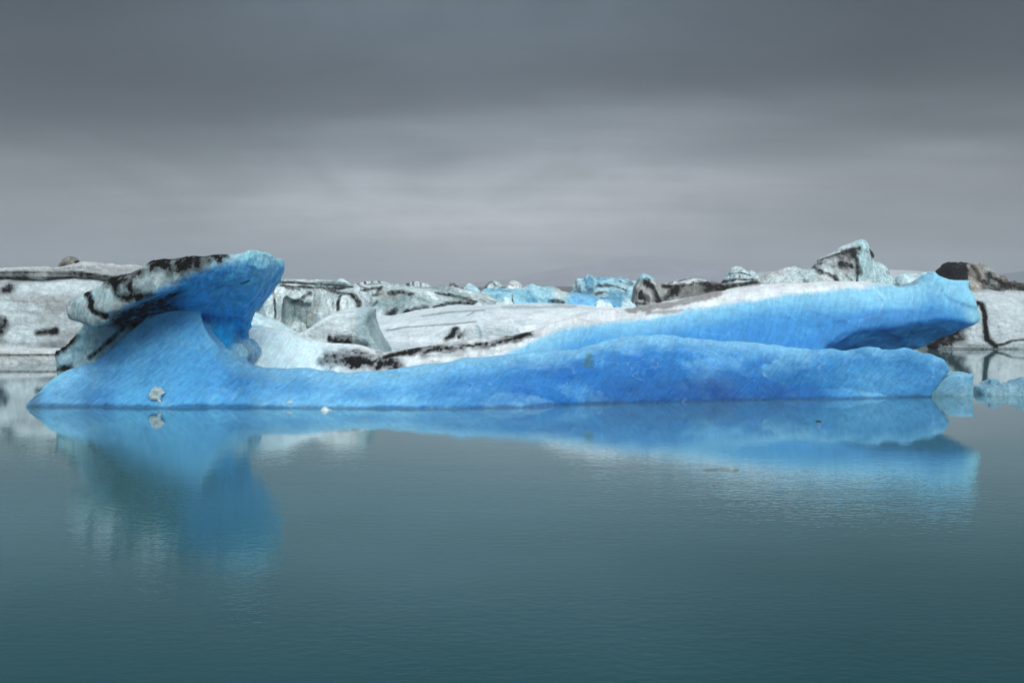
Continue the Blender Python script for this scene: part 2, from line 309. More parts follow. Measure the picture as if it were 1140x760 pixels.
# deep cleft between cap, stem and fin on the left
upper = smin(upper, fin, .10)
FIELDS = (('ice_pedestal', smin(body, upper + np.interp(X, WX([150, 225], 38.5), [.22, .25])[:, None, None], np.interp(X, WX([150, 240], 38.5), [.12, 1.05])[:, None, None]).astype(np.float32), 0), ('ice_head', upper_head, 1), ('ice_fin', fin, 2))
for part_name, field, which in FIELDS:
    v, f = surface_nets(field, ax)
    ii = np.clip(((v - [X[0], Yv[0], Z[0]]) / .075).round().astype(int), 0, np.array(field.shape) - 1)
    pick = lambda F: F[ii[:, 0], ii[:, 1], ii[:, 2]]
    vc, vs, vfr, vt, vr = pick(cap), pick(stem), pick(front), pick(tongue), pick(ridge)
    n0 = vnormals(v, f); isup = np.full(len(v), which > 0); isfin = np.full(len(v), which == 2)
    rough_amp = np.where(isup, .09, .045)
    dsp = fbm(v, (.9, .9, 1.2), 5, 1.0) * rough_amp * 1.6
    # scalloped melt dimples, slanting down the face
    u1 = v[:, 0] * .8 + v[:, 2] * .6; u2 = -v[:, 0] * .6 + v[:, 2] * .8
    dsp += .035 * fbm(np.stack([u1 * .9, v[:, 1] * 1.2, u2 * 4.0], 1), 1.0, 3, 4.0) * (~isup)
    dsp += chisel(v, 900 if which else 1300, .05 if which else .022, 3)
    dsp += (~isup) * .05 * fbm(v, (.7, .8, 1.3), 4, 31., True) * sstep(3, 12, v[:, 0])
    v = v + n0 * dsp[:, None]
    nrm = vnormals(v, f)
    qx, qy = to_px(v)
    nz1 = fbm(v, (.35, .5, .6), 4, 2.0); nz2 = fbm(v, (1.5, 1.5, 2.2), 4, 6.0)
    # colour of the ice
    col = np.tile(BLUE, (len(v), 1))
    lz = np.clip(.5 + 1.3 * nz1 + .5 * nz2, 0, 1)
    col = mixc(col, LBLUE, lz * .7)
    pal = sstep(230, 300, qx) * sstep(640, 430, qx) + sstep(900, 960, qx) + sstep(120, 60, qx) * .8
    col = mixc(col, (.14, .47, .79), np.clip(pal * (.55 + nz1 * .7), 0, .85))
    cone = sstep(95, 150, qx) * sstep(275, 235, qx); col = mixc(col, (.13, .53, 1.0), np.clip(cone * (.95 + .5 * nz2), 0, .9))  # pale pedestal ice, painted brighter to offset the head's shade
    rim = np.where(vfr < vr + .03, np.interp(v[:, 0], WX(fx_, fc), WZ(fy_, fc)), np.interp(v[:, 0], rx, rz)) - v[:, 2]; rim = np.maximum(rim, 0)
    col = mixc(col, (.24, .58, .82), np.clip(sstep(.62, .0, rim + .35 * nz2 + .2 * nz1) * sstep(120, 330, qx) * .8, 0, 1))
    col = mixc(col, (.24, .58, .82), np.clip(sstep(150, 60, qx) * (.5 + nz1), 0, .8))
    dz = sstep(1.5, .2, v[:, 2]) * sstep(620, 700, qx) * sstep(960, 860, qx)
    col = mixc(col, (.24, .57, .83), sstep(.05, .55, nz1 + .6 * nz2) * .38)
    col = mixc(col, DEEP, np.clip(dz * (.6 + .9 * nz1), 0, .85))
    white_line = sstep(.16, .08, np.abs(fbm(v, (.5, .8, .9), 3, 12.0))) * sstep(.3, .6, fbm(v, .5, 2, 8.) + .45)
    col = mixc(col, (.42, .70, .90), white_line * .0)
    tg = (vt < vr + .02) & (vt < .15)
    col = mixc(col, (.20, .50, .76), np.where(tg, .32 + nz2 * .4, 0).clip(0, 1))
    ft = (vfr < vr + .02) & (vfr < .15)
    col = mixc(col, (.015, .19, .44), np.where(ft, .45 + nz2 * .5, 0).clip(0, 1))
    # upper parts: grey-white weathered rind on the lip, clear blue beneath, ash frozen in
    y_lip = np.interp(v[:, 0], X, LY); z_lo = np.interp(v[:, 0], X, zlow)
    rind = sstep(-.22, .25, v[:, 2] - z_lo - .10 * nz2 - .12 * (qx > 200) + .5 * (qx < 135))
    ucol = np.tile(np.array((.010, .32, .74)), (len(v), 1))
    ucol = mixc(ucol, (.12, .48, .80), sstep(195, 275, qx) * .85 * sstep(-1.9, -.1, v[:, 2] - z_lo + .25 * nz2))
    rc = mixc(np.tile(GREY * .95, (len(v), 1)), (.42, .62, .66), np.clip(.5 + nz2, 0, 1))
    rc = mixc(rc, (.24, .60, .74), sstep(225, 290, qx) * .75)
    ucol = mixc(ucol, (.34, .68, .86), sstep(250, 305, qx) * sstep(330, 290, qy) * np.clip(.55 + nz2, 0, .8))
    ucol = mixc(ucol, rc, rind * np.where(vc < .25, 1, 0))
    fincol = mixc(np.tile(np.array((.30, .50, .56)), (len(v), 1)), (.12, .36, .58), sstep(100, 135, qx) * .8)
    ucol = np.where(isfin[:, None], four(fincol), four(ucol))
    bulge = sstep(24, 12, np.hypot((qx - 275) * 1.0, (qy - 394) * 1.1)) * (vs < .4)
    ucol = mixc(ucol, (.36, .60, .70), bulge * .8)
    ucol = stain(v, ucol, [([(222,284),(200,288),(178,292)], 10, 1), ([(172,293),(200,294),(222,289),(243,283)], 9, 1), ([(120,312),(135,308),(153,301)], 7, 1), ([(148,305),(142,318),(150,327)], 5, .9),
                           ([(135,310),(128,318),(132,330),(145,331),(168,328)], 4.5, 1), ([(97,326),(101,335),(100,342),(108,349),(118,353)], 3.6, 1), ([(195,300),(188,306)], 4, .7), ([(212,296),(235,284),(252,282)], 3, .9),
                           ([(62,393),(72,385),(84,376)], 4, 1), ([(61,412),(78,409)], 3, .9), ([(112,310),(105,318)], 3, .6)], 1.6, .8)
    ucol = stain(v, ucol, [([(268,316),(278,313)], 1.3, .9)], 2., .5)
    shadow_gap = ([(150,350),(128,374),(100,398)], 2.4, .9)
    if which == 1:      # underside left of the neck: basal debris plus shade painted as ash
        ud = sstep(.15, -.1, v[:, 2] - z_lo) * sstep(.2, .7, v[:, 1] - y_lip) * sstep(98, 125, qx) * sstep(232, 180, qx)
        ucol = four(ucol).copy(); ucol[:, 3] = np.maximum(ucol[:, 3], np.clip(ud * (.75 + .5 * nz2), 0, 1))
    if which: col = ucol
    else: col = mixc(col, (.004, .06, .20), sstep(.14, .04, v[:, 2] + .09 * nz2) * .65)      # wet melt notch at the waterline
    col = stain(v, col, [shadow_gap, ([(130,358),(146,350),(162,345),(178,337)], 8, 1)], 1.8, .6)  # left recess and gap: ash with the shade painted in
    col = stain(v, col, [([(656,397),(655,404)], 4.5, .7)], 2., .8, np.array((.05, .16, .17)))
    col = mixc(col, (.05, .08, .09), sstep(52, 36, qx) * sstep(425, 440, qy) * np.clip(.5 + nz2 * 2, 0, .7))
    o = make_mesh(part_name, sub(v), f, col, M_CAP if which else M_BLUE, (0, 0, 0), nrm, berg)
    if which == 1: o['label'] = 'mushroom head streaked with black ash'
del FIELDS, field, ridge, front, tongue, body, stem, fin, cap, upper, upper_head

# --- tilted slab behind the ridge
sp = [(215,392,42.6),(240,372,43.0),(262,366,43.2),(293,364,43.3),(319,368,43.4),(335,377,43.6),(358,381,43.8),(398,386,44.0),(429,392,44.0),(450,387,44.2),(490,382,44.6),(519,380.5,45.0),(567,373,45.6),(596,367,46.0),(617,359,46.2),
      (638,351,46.4),(664,344,46.6),(706,342,46.8),(740,335,47.0),(793,327,47.2),(845,317,47.2),(908,315,47.0),(961,316,46.8),(1000,318,46.6),(1021,313,46.3),(1030,308,46.2),(1037,303,46.1),(1044,308,46.0),(1052,311,46.0),(1064,313,45.8),(1072,317,45.6),(1077,332,45.5),(1083,343,45.5),(1087,354,45.5),(1094,420,45.5)]
px, py, cy = px_line(sp)
sx, sz = WX(px, cy), WZ(py, cy)
ax = axes(-12.8, 20.2, 40.4, 51.0, -.5, 5.2, .075); X, Yv, Z = ax
yf = np.interp(px, [215, 300, 420, 600, 760, 900, 1000, 1094], [40.8, 41.0, 41.4, 42.3, 43.0, 43.2, 43.4, 44.0])
pf = np.interp(px, [215, 340, 420, 600, 760, 900, 1094], [2.0, 1.9, 1.5, 1.7, 2.0, 2.4, 2.8])
slab = crest_field(ax, sx, sz, cy, yf, cy + 3.4, pf, 2.6, lambda A, B: noise2(A, B, .4, .12, 3, 3.))
bpx = [860, 895, 905, 920, 940, 962, 986, 1020, 1056, 1075, 1090]; bpy_ = [440, 402, 386, 368, 351, 345, 341, 340, 345, 350, 357]
zb = np.interp(X, WX(bpx, 44.0), WZ(bpy_, 44.0)); zb = np.where(X < WX(880, 44.), -3, zb)
yb = np.interp(X, WX([880, 1000, 1090], 44.), [43.3, 43.6, 44.3])
und = zb[:, None] - .80 * (Yv[None, :] - yb[:, None]) + noise2(X, Yv, .9, .14, 3, 8.)
slab = smax(slab, (und[:, :, None] - Z[None, None, :]).astype(np.float32) * .75, .12)
zbot = np.interp(X, WX([1000, 1012, 1031, 1048, 1070, 1086, 1092], 45.0), WZ([430, 392, 389.5, 380, 366, 356, 350], 45.0))
slab = smax(slab, (zbot[:, None, None] - Z[None, None, :]).astype(np.float32) * .8, .08)
slab = smin(slab, slab_field(ax, [(1046,309.5),(1058,312.5),(1070,314),(1081,313),(1075,321),(1066,330),(1050,330)], 45.2, .5, .08), .08)
v, f = surface_nets(slab, ax); n0 = vnormals(v, f)
v = v + n0 * (fbm(v, (.7, .9, 1.0), 5, 1.5) * .10 + chisel(v, 700, .045, 5) * np.clip(.6 + .8 * sstep(8, 16, v[:, 0]), 0, 1.4) + .06 * fbm(v, (.8, .8, 1.6), 4, 21., True) * sstep(6, 14, v[:, 0]))[:, None]; nrm = vnormals(v, f)
qx, qy = to_px(v); nz1 = fbm(v, (.3, .5, .6), 4, 2.5); nz2 = fbm(v, (1.5, 1.5, 2.2), 4, 6.5)
col = mixc(np.tile(np.array((.045, .31, .62)), (len(v), 1)), (.12, .42, .70), np.clip(.45 + nz1 + .5 * nz2, 0, 1))
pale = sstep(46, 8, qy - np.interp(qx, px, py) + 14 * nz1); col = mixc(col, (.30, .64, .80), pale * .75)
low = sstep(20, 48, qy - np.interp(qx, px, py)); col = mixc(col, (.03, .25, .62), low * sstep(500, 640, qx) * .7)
tr = np.interp(qx, [300, 520, 560, 600, 640, 700, 740, 800, 880, 950, 1000, 1040], [600, 470, 396, 376, 364, 357, 351, 340, 328, 321, 316, 296])
wt = sstep(4, -4, qy - tr + 5 * nz2)
topc = mixc(np.tile(np.array((.74, .81, .84)), (len(v), 1)), (.56, .60, .61), np.clip(.3 + nz2 + nz1, 0, .8))
col = mixc(col, topc, wt)
col = mixc(col, (.64, .85, .92), sstep(425, 340, qx) * .9)
col = mixc(col, (.34, .38, .38), sstep(420, 450, qx) * sstep(620, 540, qx) * sstep(.15, -.1, -nz2) * .5 * wt)
col = stain(v, col, [([(365,402),(385,400),(410,403),(440,403)], 9, .95), ([(428,398),(450,392),(465,388)], 4, 1), ([(455,392),(500,388),(540,383),(570,377),(590,371)], 4.2, .98), ([(470,396),(520,391)], 4, .5)], 1.4, .8)
col = stain(v, col, [([(700,345),(740,340),(775,332),(800,326)], 4.5, .75), ([(720,349),(760,345)], 2.2, .6), ([(820,318),(845,316)], 2.5, .5), ([(1000,318),(1020,315)], 3, .5)], 1.5, .8, np.array((.16, .145, .135)))
fr_ = sstep(1.2, .4, np.abs(pdist(v, [(970,317),(985,332),(978,350),(955,357)]))) ; col = mixc(col, (.5, .78, .88), fr_ * .5)
col = mixc(col, (.045, .24, .55), sstep(.0, .25, np.interp(v[:, 0], X, zb) - v[:, 2]) * sstep(WX(895, 44.), WX(905, 44.), v[:, 0]) * .72)  # undercut shade painted in as deeper blue below the brow
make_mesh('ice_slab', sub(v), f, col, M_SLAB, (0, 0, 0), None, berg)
del slab

# ------------------------------------------------------------------ smaller bergs
def finish(name, field, ax, mat, paint, rough=.1, rscale=.6, chis=0, camp=.1, seed=1, label='', cat='iceberg', group=None, parent=None, origin=None):
    v, f = surface_nets(field, ax); n0 = vnormals(v, f)
    d = fbm(v, rscale, 5, seed * 3.7) * rough
    if chis: d = d + chisel(v, chis, camp, seed)
    v = v + n0 * d[:, None]
    lo = v.min(0); hi = v.max(0)
    if origin is None: origin = ((lo[0] + hi[0]) / 2, (lo[1] + hi[1]) / 2, max(lo[2], 0) if lo[2] > 0 else 0)
    col = paint(v, vnormals(v, f))
    if parent is not None: return make_mesh(name, v - np.asarray(parent.location), f, col, mat, (0, 0, 0), None, parent)
    o = make_mesh(name, v, f, col, mat, origin)
    return tag(o, label, cat, group)
def ridge_berg(name, crest, Y, df, db, h, mat, paint, pf=3., pb=2.5, lump=(.3, .2), **k):
    px, py = np.array(crest, float).T; Ys = np.full(len(px), float(Y)) if np.ndim(Y) == 0 else np.interp(px, *np.array(Y, float).T)
    x, z = WX(px, Ys), WZ(py, Ys)
    ax = axes(x.min() - 3*h, x.max() + 3*h, (Ys - df).min() - 4*h, (Ys + db).max() + 4*h, -.5, z.max() + 4*h + lump[1], h)
    F = crest_field(ax, x, z, Ys, Ys - df, Ys + db, pf, pb, lambda A, B: noise2(A, B, lump[0], lump[1], 3, k.get('seed', 1) * 1.9))
    return finish(name, F, ax, mat, paint, **k)
def base_col(a, b, sc, v, bias=.5, gain=1.2, off=0.):
    return mixc(np.tile(np.asarray(a, float), (len(v), 1)), b, np.clip(bias + gain * fbm(v, sc, 5, off), 0, 1))

FAR = 'icebergs crowding the lagoon behind the blue one'
# left floe
def p(v, n):
    c = base_col((.60, .72, .76), (.34, .375, .39), (.25, .3, .9), v, .35, 1.9)
    c = stain(v, c, [([(5,325),(12,322)], 5, .9), ([(40,371),(62,368)], 3.2, .9), ([(-30,364),(0,362)], 9, .8), ([(0,380),(40,384),(90,386)], 4, .5), ([(-40,396),(20,396),(62,396)], 2.6, .95), ([(-20,333),(30,336)], 2, .4), ([(0,346),(60,350)], 3, .35)], .6, 1., np.array((.05, .045, .042)))
    return c
floe = empty('iceberg', (-29.0, 64, 0)); tag(floe, 'broad white iceberg under a flat grey layer at the left edge', 'iceberg', FAR)
px_, py_ = np.array([(-120,330),(-90,312),(-20,310),(30,309),(70,308),(115,309),(135,316),(155,338),(190,365),(230,400)], float).T
ax = axes(WX(-125, 64), WX(232, 64), 58, 76, -.5, 6, .12)
F = crest_field(ax, WX(px_, 63), WZ(py_, 63), np.full(10, 63.), np.full(10, 60.3), np.full(10, 74.), 3.2, 3, lambda A, B: noise2(A, B, .35, .25, 3))
finish('ice_body', F, ax, M_SNOW, p, .22, .5, 60, .08, 2, parent=floe)
def p(v, n):
    c = base_col((.36, .38, .385), (.58, .64, .66), (.15, .3, 1.6), v)
    return stain(v, c, [([(-60,309),(20,309),(128,309)], 2.2, .8), ([(-30,304),(30,303.5),(95,305),(120,308)], 1.8, .85)], .8, .8, np.array((.04, .037, .035)))
ax = axes(WX(-125, 62), WX(140, 62), 60, 74, 3.8, 6.2, .10)
F = slab_field(ax, [(-120,300),(-40,299),(0,298.5),(40,297.5),(65,296.5),(78,293),(90,291.5),(100,293),(113,297),(122,303),(129,309),(110,310.5),(60,310),(-120,311)], 62.0, 5., .16)
finish('ice_layer', F, ax, M_SNOW, p, .14, .7, 60, .05, 3, parent=floe)
def p(v, n): return stain(v, base_col((.74, .80, .81), (.55, .6, .62), .5, v), [([(-40,396),(62,395)], 1.5, .8)], .8, .7)
ax = axes(WX(-125, 59), WX(100, 59), 56.5, 62.5, -.4, 1.4, .10)
F = slab_field(ax, [(-120,391),(-60,388),(0,388),(40,389),(85,391),(95,400),(90,418),(-120,418)], 59.3, 1.3, .3)
finish('ice_shelf', F, ax, M_SNOW, p, .12, .6, 0, 0, 4, parent=floe)
# boulder on it
def p(v, n): return base_col((.20, .20, .175), (.36, .37, .34), .9, v)
ax = axes(WX(60, 64), WX(90, 64), 62.6, 66, 4.9, 6.6, .05)
F = slab_field(ax, [(64,296.5),(64,292),(68,288.5),(74,285),(79,286.5),(83,289.5),(84,292),(83,296.5)], 63.0, .6, .25)
finish('boulder', F, ax, M_ROCK, p, .10, 1.2, 14, .06, 5, 'grey-green rounded boulder perched on the flat grey ice layer', 'boulder')

# small pale hummocks behind the white mound
def p(v, n): return mixc(base_col((.50, .76, .84), (.70, .82, .85), .5, v), (.12, .42, .70), sstep(2.2, .8, pdist(v, [(266,364.5),(292,363.5)])) * .9)
ridge_berg('iceberg', [(240,372),(252,366),(262,354),(272,350.5),(284,349),(292,350.5),(297,356),(301,352),(306,356),(314,359),(324,365),(330,371),(340,386)], 49.5, 2.2, 2.2, .09, M_SNOW, p, 2.2, 2, (.5, .15), rough=.1, seed=6,
           label='small pale cyan hummocky iceberg right of the mushroom stem', group=FAR)
# grey wedge block
def p(v, n):
    c = base_col((.58, .71, .74), (.80, .90, .92), .6, v)
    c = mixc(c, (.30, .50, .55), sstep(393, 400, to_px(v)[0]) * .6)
    return stain(v, c, [([(372,379),(395,381),(408,384)], 5, .85), ([(345,374),(372,377)], 2.5, .4), ([(350,366),(375,372)], 4, .3)], 1.6, 1.1, np.array((.035, .035, .037)))
ax = axes(WX(322, 48), WX(432, 50), 46.5, 53.5, -.4, 4, .07)
F = slab_field(ax, [(324,376),(334,372),(345,364.5),(358,355),(374,349),(392,348),(403,349),(406,352),(406.5,362),(410,372),(416,383),(424,400),(424,425),(322,425)], 48.0, 2.0, .16, .06, .25)
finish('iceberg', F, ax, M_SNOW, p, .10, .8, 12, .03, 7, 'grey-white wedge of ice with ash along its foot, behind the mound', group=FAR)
# flat floe in the middle distance
def p(v, n):
    c = base_col((.58, .70, .75), (.84, .92, .95), (.12, .12, .5), v)
    c = stain(v, c, [([(430,368),(452,364),(500,361),(530,358)], 1.0, .8), ([(470,352),(500,347.5),(540,345)], 1.0, .7), ([(520,351),(528,348)], 1, .7), ([(560,342),(640,341)], 2, .4)], .6, .7, np.array((.16, .20, .22)))
    c = stain(v, c, [([(497,378),(502,373),(508,365.5)], 3.6, 1), ([(511,375),(513,372)], 2., .9)], .5, .7)
    c = mixc(c, (.30, .50, .58), sstep(5, 1, pdist(v, [(532,365),(535,372),(538,377)])) * .6)
    c = mixc(c, (.33, .52, .58), sstep(4, 1, pdist(v, [(575,358),(583,359.5)])) * .5)
    return c
px_ = np.array([(360,372),(385,361),(410,354),(440,352),(468,347),(500,341.5),(540,340),(600,339),(660,341),(720,345),(780,352),(830,380)], float)
ax = axes(WX(355, 100), WX(835, 105), 79, 122, -.5, 3.6, .16)
F = crest_field(ax, WX(px_[:, 0], 102), WZ(px_[:, 1], 102), np.full(12, 102.), np.full(12, 81.8), np.full(12, 120.), 2.6, 3, lambda A, B: noise2(A, B, .16, .38, 4))
for q, yr, hf in (([(476,381),(484,377),(494,369),(502,364.5),(512,366),(518,374),(520,383)], 83.5, 2.5), ([(513,383),(516,367),(520,363.5),(530,362.5),(534,365),(538,380),(538,384)], 82.6, 1.6), ([(534,384),(536,366),(543,362),(556,361),(575,366),(590,383)], 83.6, 2.5)):
    F = smin(F, slab_field(ax, q, yr, hf, .4), .25)
finish('iceberg', F, ax, M_SNOW, p, .22, .4, 0, 0, 8, 'low flat grey-white floe with a black gash by its edge', group=FAR)
# dirty faceted berg
def p(v, n):
    c = base_col((.27, .39, .41), (.72, .85, .87), (.22, .3, .3), v, .5, 1.8)
    qx, qy = to_px(v)
    c = mixc(c, (.62, .82, .86), sstep(312, 300, qx) * .8)
    c = mixc(c, (.25, .40, .42), sstep(1.0, -1, np.abs(pdist(v, [(312,344),(330,350),(350,356)])) - 7) * .55)
    c = mixc(c, (.36, .33, .28), sstep(.15, .5, fbm(v, .35, 4, 5.)) * .55)
    m = [([(304.5,326),(305.5,336),(307,354)], 1.3, 1), ([(302,328),(308,314)], 1.3, 1), ([(308,314),(330,315),(360,317),(392,319)], 1.2, 1), ([(313,318),(330,319),(350,320),(384,321)], 1.5, .9), ([(318,320),(334,322)], 1.8, .8),
         ([(345,326),(333,333),(326,336)], 2.2, .75), ([(376,346),(376,335),(380,327)], 1.5, 1), ([(362,320),(375,326),(392,327)], 2.2, .85), ([(392,328),(400,338),(402,348)], 3.0, .95), ([(385,340),(386,336)], 1.2, .8),
         ([(408,350),(414,342),(420,336)], 1.5, .8), ([(433,327),(445,325),(458,327)], 2.6, .85), ([(432,350),(440,346)], 3.4, .9), ([(450,348),(456,346),(475,342)], 2.4, .9), ([(484,342),(498,338),(512,337),(526,338)], 2.0, .9),
         ([(485,326),(510,331),(530,336)], 1.1, .85), ([(500,327),(525,333)], .8, .8), ([(420,326),(424,320),(402,323)], 1.8, .8), ([(328,341),(329,350)], .8, .5), ([(400,318),(408,321)], 1.4, .7), ([(530,329),(540,336)], 1.4, .5), ([(415,329),(424,327)], 1.5, .7)]
    return stain(v, c, m, .7, 1.)
cr = [(276,352),(286,338),(292,326),(298,316),(304,311.5),(315,312),(340,313.5),(372,315),(388,317),(398,317.5),(405,316),(425,316.5),(445,318),(470,320),(490,321),(510,322),(530,325.5),(545,330),(556,337),(566,350)]
px, py = np.array(cr, float).T; ax = axes(WX(270, 116), WX(572, 118), 103, 130, -.5, 6.2, .17)
F = crest_field(ax, WX(px, 116), WZ(py, 116), np.full(len(px), 116.), 106 + 2. * np.sin(px * .09) + np.interp(px, [276, 305, 400, 470, 566], [4, 1, -1, 0, 0]), np.full(len(px), 128.), np.interp(px, [276, 300, 310, 440, 480, 566], [1.4, 2, 5, 4.5, 3, 1.8]), 3, lambda A, B: noise2(A, B, .25, .3, 3))
F = smax(F, -slab_field(ax, [(309,330),(322,336),(345,340),(356,346),(360,352),(352,372),(309,372)], 104.5, 2.2, .2), .15)
F = smin(F, slab_field(ax, [(340,352),(346,334),(352,320),(356,318.5),(363,326),(370,345),(374,366),(340,366)], 104.8, 1.2, .4, 0, .3), .3)
finish('iceberg', F, ax, M_FAR, p, .35, .35, 160, .22, 9, 'long grey-white iceberg veined with black ash, steep face, left of centre', group=FAR)
# row of far little peaks
def stripe(marks, a=(.50, .60, .62), b=(.72, .80, .82)):
    return lambda v, n: stain(v, base_col(a, b, .5, v, .5, 1.5), marks, .6, .8)
tiny = [('small bright cyan block peeping over the long ash-veined iceberg', [(372,322),(374,314),(376,310.5),(382,310),(387,313),(391,316),(393,322)], 190, M_FARBLUE, stripe([], (.45,.74,.82), (.66,.84,.88))),
        ('small black and white banded ridge on the skyline left of centre', [(392,322),(395,316),(402,314),(411,313),(418,312.5),(427,313),(434,316),(440,319),(444,323)], 200, M_FAR, stripe([([(399,316),(399,319)],1.6,1),([(406,313),(407,318)],1.6,1),([(414,313),(413,318)],1.3,1),([(422,314),(424,318)],1.6,1),([(441,319),(444,321)],2.5,.9)])),
        ('pale block with two vertical black bars on the skyline', [(448,324),(450,318),(455,316),(461,314),(464,313.5),(467,314),(469,316),(473,315),(478,317),(482,320),(484,324)], 205, M_FAR, stripe([([(454,315),(455,322)],2.,1),([(460,314),(460,322)],1.1,1),([(468,315),(468,322)],.8,.9)])),
        ('little ash-speckled cone of ice on the skyline', [(495,324),(499,318),(502,314),(506,316.5),(510,319),(514,324)], 210, M_FAR, stripe([([(500,318),(504,316),(509,320)],1.8,.8)], (.40,.46,.47), (.6,.66,.67))),
        ('sharp little bright blue tooth of ice on the skyline', [(515,326),(518,320),(522,315),(527,317.5),(532,320.5),(537,326)], 200, M_FARBLUE, stripe([], (.36,.68,.84), (.62,.84,.9))),
        ('dark-sided rounded hump of ice on the skyline', [(537,326),(540,319),(544,314),(548,312.3),(554,313.5),(559,317),(563,326)], 198, M_FAR, stripe([([(540,320),(543,315),(547,313)],1.8,.9),([(549,315),(553,319)],1.0,.8),([(556,320),(562,320)],1.,.7)], (.40,.55,.58), (.66,.74,.74))),
        ('rounded white knob of ice next to the dark-sided hump', [(561,326),(563,318),(567,314),(572,313),(578,315),(582,320),(585,326)], 196, M_FAR, stripe([([(565,316),(572,318)],.9,.6)], (.55,.66,.68), (.74,.80,.80)))]
for i, (lab, cr, Y, mat, pt) in enumerate(tiny):
    ridge_berg('iceberg', cr, Y, 3.5, 4, .26, mat, pt, 2.6, 2.2, (.3, .12), rough=.35, rscale=.5, chis=24, camp=.2, seed=20 + i, label=lab, group=FAR)
# cyan berg with a cave
def p(v, n):
    c = base_col((.19, .50, .66), (.44, .72, .80), .3, v, .5, 1.6); qx, qy = to_px(v)
    c = mixc(c, (.60, .64, .60), sstep(612, 620, qx) * sstep(634, 628, qx) * sstep(335, 331, qy) * .7)
    c = mixc(c, (.14, .46, .80), sstep(628, 640, qx) * .75)
    c = mixc(c, (.10, .38, .62), sstep(6.5, 4, np.hypot((qx - 592) * .75, (qy - 335) * 1.25)) * .9)
    return stain(v, c, [([(570,328),(571,338)], 1., .8), ([(615,335.5),(627,336.5)], 2.0, .9), ([(548,322),(570,325)], .8, .5)], .7, .7, np.array((.03, .05, .06)))
cr = [(526,345),(532,328),(540,323.5),(556,322),(570,322),(580,320.5),(586,318.5),(592,317),(598,320),(604,321),(612,319.5),(618,321),(626,324),(634,326),(648,327.5),(662,331),(676,334),(690,339),(700,347)]
px, py = np.array(cr, float).T; ax = axes(WX(520, 128), WX(705, 130), 118, 136, -.5, 5.6, .17)
F = crest_field(ax, WX(px, 127), WZ(py, 127), np.full(len(px), 127.), 121.5 + 1.2 * np.sin(px * .11), np.full(len(px), 134.), np.interp(px, [526, 560, 640, 700], [3, 5, 3, 1.8]), 3, lambda A, B: noise2(A, B, .3, .25, 3))
cave = slab_field(ax, [(586,341),(585,335),(588,332),(594,331),(599,333),(600,341)], 119.5, 1.8, .3); F = smax(F, -cave, .12)
cave = slab_field(ax, [(610,346),(611,335),(616,333.5),(628,334.5),(628,346)], 119.5, 1.7, .3); F = smax(F, -cave, .12)
finish('iceberg', F, ax, M_FARBLUE, p, .25, .4, 70, .16, 31, 'bright cyan iceberg with a small blue cave at centre', group=FAR)
for i, (lab, cr, Y) in enumerate((('chunky cyan lump at the foot of the cave iceberg', [(548,348),(552,340),(557,335),(562,331),(566,333),(570,338),(574,348)], 112), ('small frosted white lump right of the cave iceberg tail', [(661,348),(664,337),(668,334.5),(674,336.5),(680,338),(686,348)], 112),
                                  ('frosted white lump under the crevassed blue iceberg', [(689,350),(692,338),(697,333),(702,334),(706,340),(708,350)], 113))):
    ridge_berg('iceberg', cr, Y, 2.5, 2.5, .13, M_FARBLUE, stripe([], (.46, .74, .84), (.70, .86, .9)), 2.4, 2.2, (.5, .15), rough=.25, rscale=.8, chis=20, camp=.12, seed=40 + i, label=lab, group=FAR)
# crevassed blue berg
def p(v, n):
    c = base_col((.16, .42, .57), (.50, .72, .79), .45, v, .55, 2.); qx, qy = to_px(v)
    c = mixc(c, (.06, .26, .42), sstep(6, 2, pdist(v, [(656,311),(657,326)])) * .8)
    c = mixc(c, (.12, .36, .56), sstep(7, 2, pdist(v, [(682,328),(690,332)])) * .7)
    return stain(v, c, [([(664,318),(685,318)], 1.6, .8), ([(664,327),(674,325)], 1.8, .7), ([(700,314),(708,322)], 1.8, .8), ([(690,314),(698,316)], 1.5, .6), ([(645,318),(646,326)], 1.1, .6), ([(672,316),(690,320),(700,324)], 1.2, .6), ([(668,331),(680,334)], 1., .6)], .9, 1.3, np.array((.02, .04, .05)))
cr = [(636,345),(640,326),(642,313),(648,313),(652,310),(653,306.5),(658,308),(663,310.5),(670,312.5),(678,311),(685,309.7),(692,311.5),(700,313),(708,314),(716,318),(722,345)]
ridge_berg('iceberg', cr, 150, 5, 6, .19, M_FARBLUE, p, 4.5, 3, (.35, .35), rough=.6, rscale=.35, chis=110, camp=.55, seed=33, label='shattered blue iceberg full of crevasses and black flecks near centre', group=FAR)
# dark ash-banded ridge
def p(v, n):
    c = base_col((.20, .21, .20), (.52, .55, .53), (.3, .3, .6), v, .45, 1.6); qx, qy = to_px(v)
    c = mixc(c, (.36, .68, .80), sstep(313, 309, qy + 3 * fbm(v, .6, 3)) * sstep(748, 735, qx))
    c = mixc(c, (.66, .74, .75), sstep(318, 314, qy) * sstep(738, 748, qx) * sstep(792, 786, qx))
    return stain(v, c, [([(720,314),(728,320),(732,330),(735,334)], 3.4, 1), ([(711,326),(717,331),(720,334)], 3.0, 1), ([(740,332),(748,328),(752,322)], 4, .95), ([(738,319),(755,318),(772,317)], 2., .95), ([(772,315),(790,318),(802,318)], 2.6, .95),
                       ([(786,323),(795,320),(802,322)], 3.2, .95), ([(800,322),(812,319),(826,317),(842,314)], 3.2, .97), ([(708,338),(718,338)], 1.5, .9), ([(745,315),(760,312),(770,310)], 1.2, .8)], .7, 1.1)
cr = [(700,352),(705,330),(706,319),(711,312),(713,306.5),(717,304.5),(723,307),(730,310.5),(738,314),(746,315),(754,312),(770,310.5),(781,311),(789,314.5),(800,316),(812,316),(826,315),(842,313),(852,317),(862,330)]
